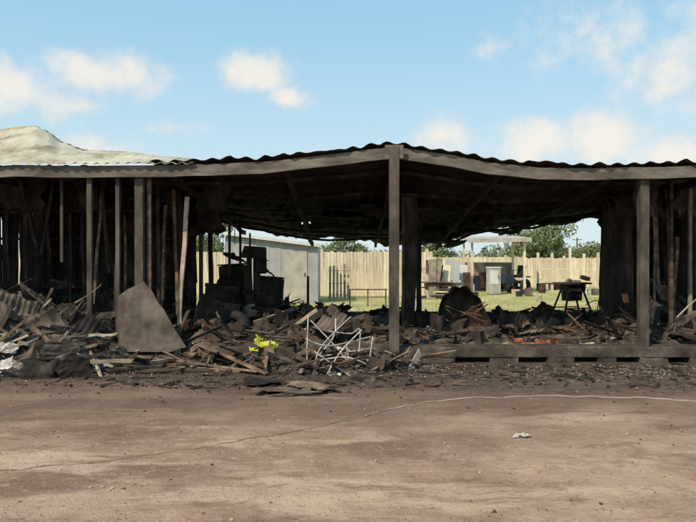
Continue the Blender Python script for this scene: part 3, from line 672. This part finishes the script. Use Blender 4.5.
def tree(name,x,y,h,cr,n,k='leaf',ls=.12,seed=0):
    random.seed(seed); mb=MB(); th=h*.4
    mb.tube([(x,y,-.1),(x+.05,y,th*.5),(x-.05,y,th),(x,y,h*.75)],[h*.035,h*.028,h*.02,h*.006],8,'bark')
    cl_=[]
    for i in range(16):
        a=R()*6.28; r=cr*U(.15,.85); z=U(h*.35,h*.93); r*=1-.5*max(0,(z/h-.6)/.4); c=Vector((x+math.cos(a)*r,y+math.sin(a)*r,z)); cl_.append((c,cr*U(.22,.45)))
        mb.tube([(x,y,th*U(.6,1.2)),((x+c.x)/2,(y+c.y)/2,(th+c.z)/2),c],[h*.012,h*.008,h*.003],5,'bark')
    for i in range(n):
        c,r=random.choice(cl_); d=Vector((random.gauss(0,1),random.gauss(0,1),random.gauss(0,.75))).normalized()*r*R()**.4
        p=c+d; E=Euler((R()*6,R()*6,R()*6)).to_matrix(); s_=ls*U(.5,1.2)
        mb.add([p+E@Vector(q)*s_ for q in((-1,0,0),(0,-.45,0),(1,0,0.1),(0,.45,0))],[(0,1,2,3)],k)
    return mb.obj(name)
for i,(u,y,h,cr) in enumerate([(536,38,3.4,1.6),(552,42,3.6,1.8),(522,44,3.6,1.9),(350,40,2.9,1.7),(215,38,4,2.2),(592,46,2.5,1.6),(668,40,4.2,2),(440,48,3.2,1.8),(720,42,5,2.4)]):
    tree('tree',XU(u,y),y,h,cr,3200,seed=30+i)
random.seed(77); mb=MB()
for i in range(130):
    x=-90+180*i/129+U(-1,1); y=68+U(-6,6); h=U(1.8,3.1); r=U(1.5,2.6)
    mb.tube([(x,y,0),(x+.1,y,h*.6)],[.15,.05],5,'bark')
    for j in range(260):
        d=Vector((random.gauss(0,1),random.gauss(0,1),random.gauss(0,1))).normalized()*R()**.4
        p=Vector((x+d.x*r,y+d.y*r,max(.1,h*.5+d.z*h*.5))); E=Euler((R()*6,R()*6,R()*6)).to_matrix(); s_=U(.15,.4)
        mb.add([p+E@Vector(q)*s_ for q in((-1,0,0),(0,-.5,0),(1,0,0.1),(0,.5,0))],[(0,1,2,3)],'hazedleaf')
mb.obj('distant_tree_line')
mb=MB(); mb.tube([(XU(577,55),55,0),(XU(577,55),55,3.2)],[.09,.06],8,'wood'); mb.beam((XU(577,55)-.4,55,3.05),(XU(577,55)+.4,55,3.05),.07,.07,'wood'); mb.obj('utility_pole')

# ---------------- world ----------------
w=bpy.data.worlds.new('World'); sc.world=w; w.use_nodes=True; nt=w.node_tree; N=nt.nodes; L=nt.links
bg=N['Background']; out=N['World Output']
sundir=Vector((-.62,-.78,0)).normalized(); el=math.radians(46)
sky=N.new('ShaderNodeTexSky'); sky.sky_type='NISHITA'; sky.sun_disc=False; sky.sun_elevation=el; sky.sun_rotation=math.atan2(sundir.x,sundir.y); sky.air_density=1.0; sky.dust_density=1.5; sky.ozone_density=1.0
L.new(sky.outputs[0],bg.inputs[0]); bg.inputs[1].default_value=.15
tc=N.new('ShaderNodeTexCoord'); sp=N.new('ShaderNodeSeparateXYZ'); L.new(tc.outputs['Generated'],sp.inputs[0])
az=mth('ARCTAN2',sp.outputs['X'],sp.outputs['Y']); ele=mth('ARCSINE',sp.outputs['Z'])
n1=N.new('ShaderNodeTexNoise'); n1.inputs['Scale'].default_value=11; n1.inputs['Detail'].default_value=8; n1.inputs['Roughness'].default_value=.62; L.new(tc.outputs['Generated'],n1.inputs['Vector'])
n2=N.new('ShaderNodeTexNoise'); n2.inputs['Scale'].default_value=34; n2.inputs['Detail'].default_value=6; L.new(tc.outputs['Generated'],n2.inputs['Vector'])
nsum=mth('ADD',mth('MULTIPLY_ADD',n1.outputs['Fac'],2.4,-1.2),mth('MULTIPLY_ADD',n2.outputs['Fac'],1.3,-.65))
def blob(u,v,a,b_,amp=1.0):
    A=math.atan((u-348)/F); E=math.atan((HV-v)/F*math.cos(A)); 
    dx=mth('DIVIDE',mth('SUBTRACT',az,A),a/F); dy=mth('DIVIDE',mth('SUBTRACT',ele,E),b_/F)
    d=mth('SQRT',mth('ADD',mth('MULTIPLY',dx,dx),mth('MULTIPLY',dy,dy)))
    return mth('MULTIPLY',mth('SUBTRACT',1.0,d),amp)
bl=[(12,82,48,28,1.25),(108,76,66,28,1.35),(72,106,42,20,.9),(256,72,44,26,1.4),(290,98,30,15,1.3),(175,128,30,12,.7),(490,47,20,11,.5),(100,152,60,20,.9),(440,134,38,22,1.0),(540,144,60,26,1.15),(610,138,60,32,1.4),(665,152,60,22,1.2),(600,40,80,34,.5),(675,75,70,60,.5),
    (-260,90,80,30,1),(930,90,90,30,1)]
acc=None
for q in bl:
    o=blob(*q); acc=o if acc is None else mth('MAXIMUM',acc,o)
m_=sstep(mth('ADD',acc,nsum),-.2,1.05,0,.88)
m_=mth('MULTIPLY',m_,sstep(ele,0.0,.06))
m_=mth('MULTIPLY',m_,sstep(acc,-.35,.1))
haze=sstep(ele,-.02,.5,.88,.74)
shade=sstep(mth('ADD',n1.outputs['Fac'],mth('MULTIPLY',acc,.25)),.4,.8)
b2=N.new('ShaderNodeBackground'); L.new(mixc(shade,(.80,.82,.84),(1.0,.945,.85)),b2.inputs[0]); b2.inputs[1].default_value=.94
b3=N.new('ShaderNodeBackground'); L.new(mixc(sstep(ele,.0,.42),(.72,.87,.92),(.37,.71,.94)),b3.inputs[0]); b3.inputs[1].default_value=.97
ms2=N.new('ShaderNodeMixShader'); L.new(haze,ms2.inputs[0]); L.new(bg.outputs[0],ms2.inputs[1]); L.new(b3.outputs[0],ms2.inputs[2])
ms=N.new('ShaderNodeMixShader'); L.new(m_,ms.inputs[0]); L.new(ms2.outputs[0],ms.inputs[1]); L.new(b2.outputs[0],ms.inputs[2])
L.new(ms.outputs[0],out.inputs[0])
sd=bpy.data.lights.new('sun','SUN'); sd.energy=4.4; sd.angle=math.radians(.8); sd.color=(1,.86,.68)
so=bpy.data.objects.new('sun',sd); sc.collection.objects.link(so)
dv=Vector((sundir.x*math.cos(el),sundir.y*math.cos(el),math.sin(el))); so.rotation_euler=dv.to_track_quat('Z','Y').to_euler(); so.location=(-10,-10,20)
cd=bpy.data.cameras.new('camera'); cd.lens=F/696*36; cd.sensor_width=36; cd.clip_end=3000
co=bpy.data.objects.new('camera',cd); sc.collection.objects.link(co); co.location=(0,0,CAMH); co.rotation_euler=(math.radians(90)-3/F,0,0); sc.camera=co
sc.view_settings.view_transform='Standard'; sc.view_settings.look='None'; sc.view_settings.exposure=0
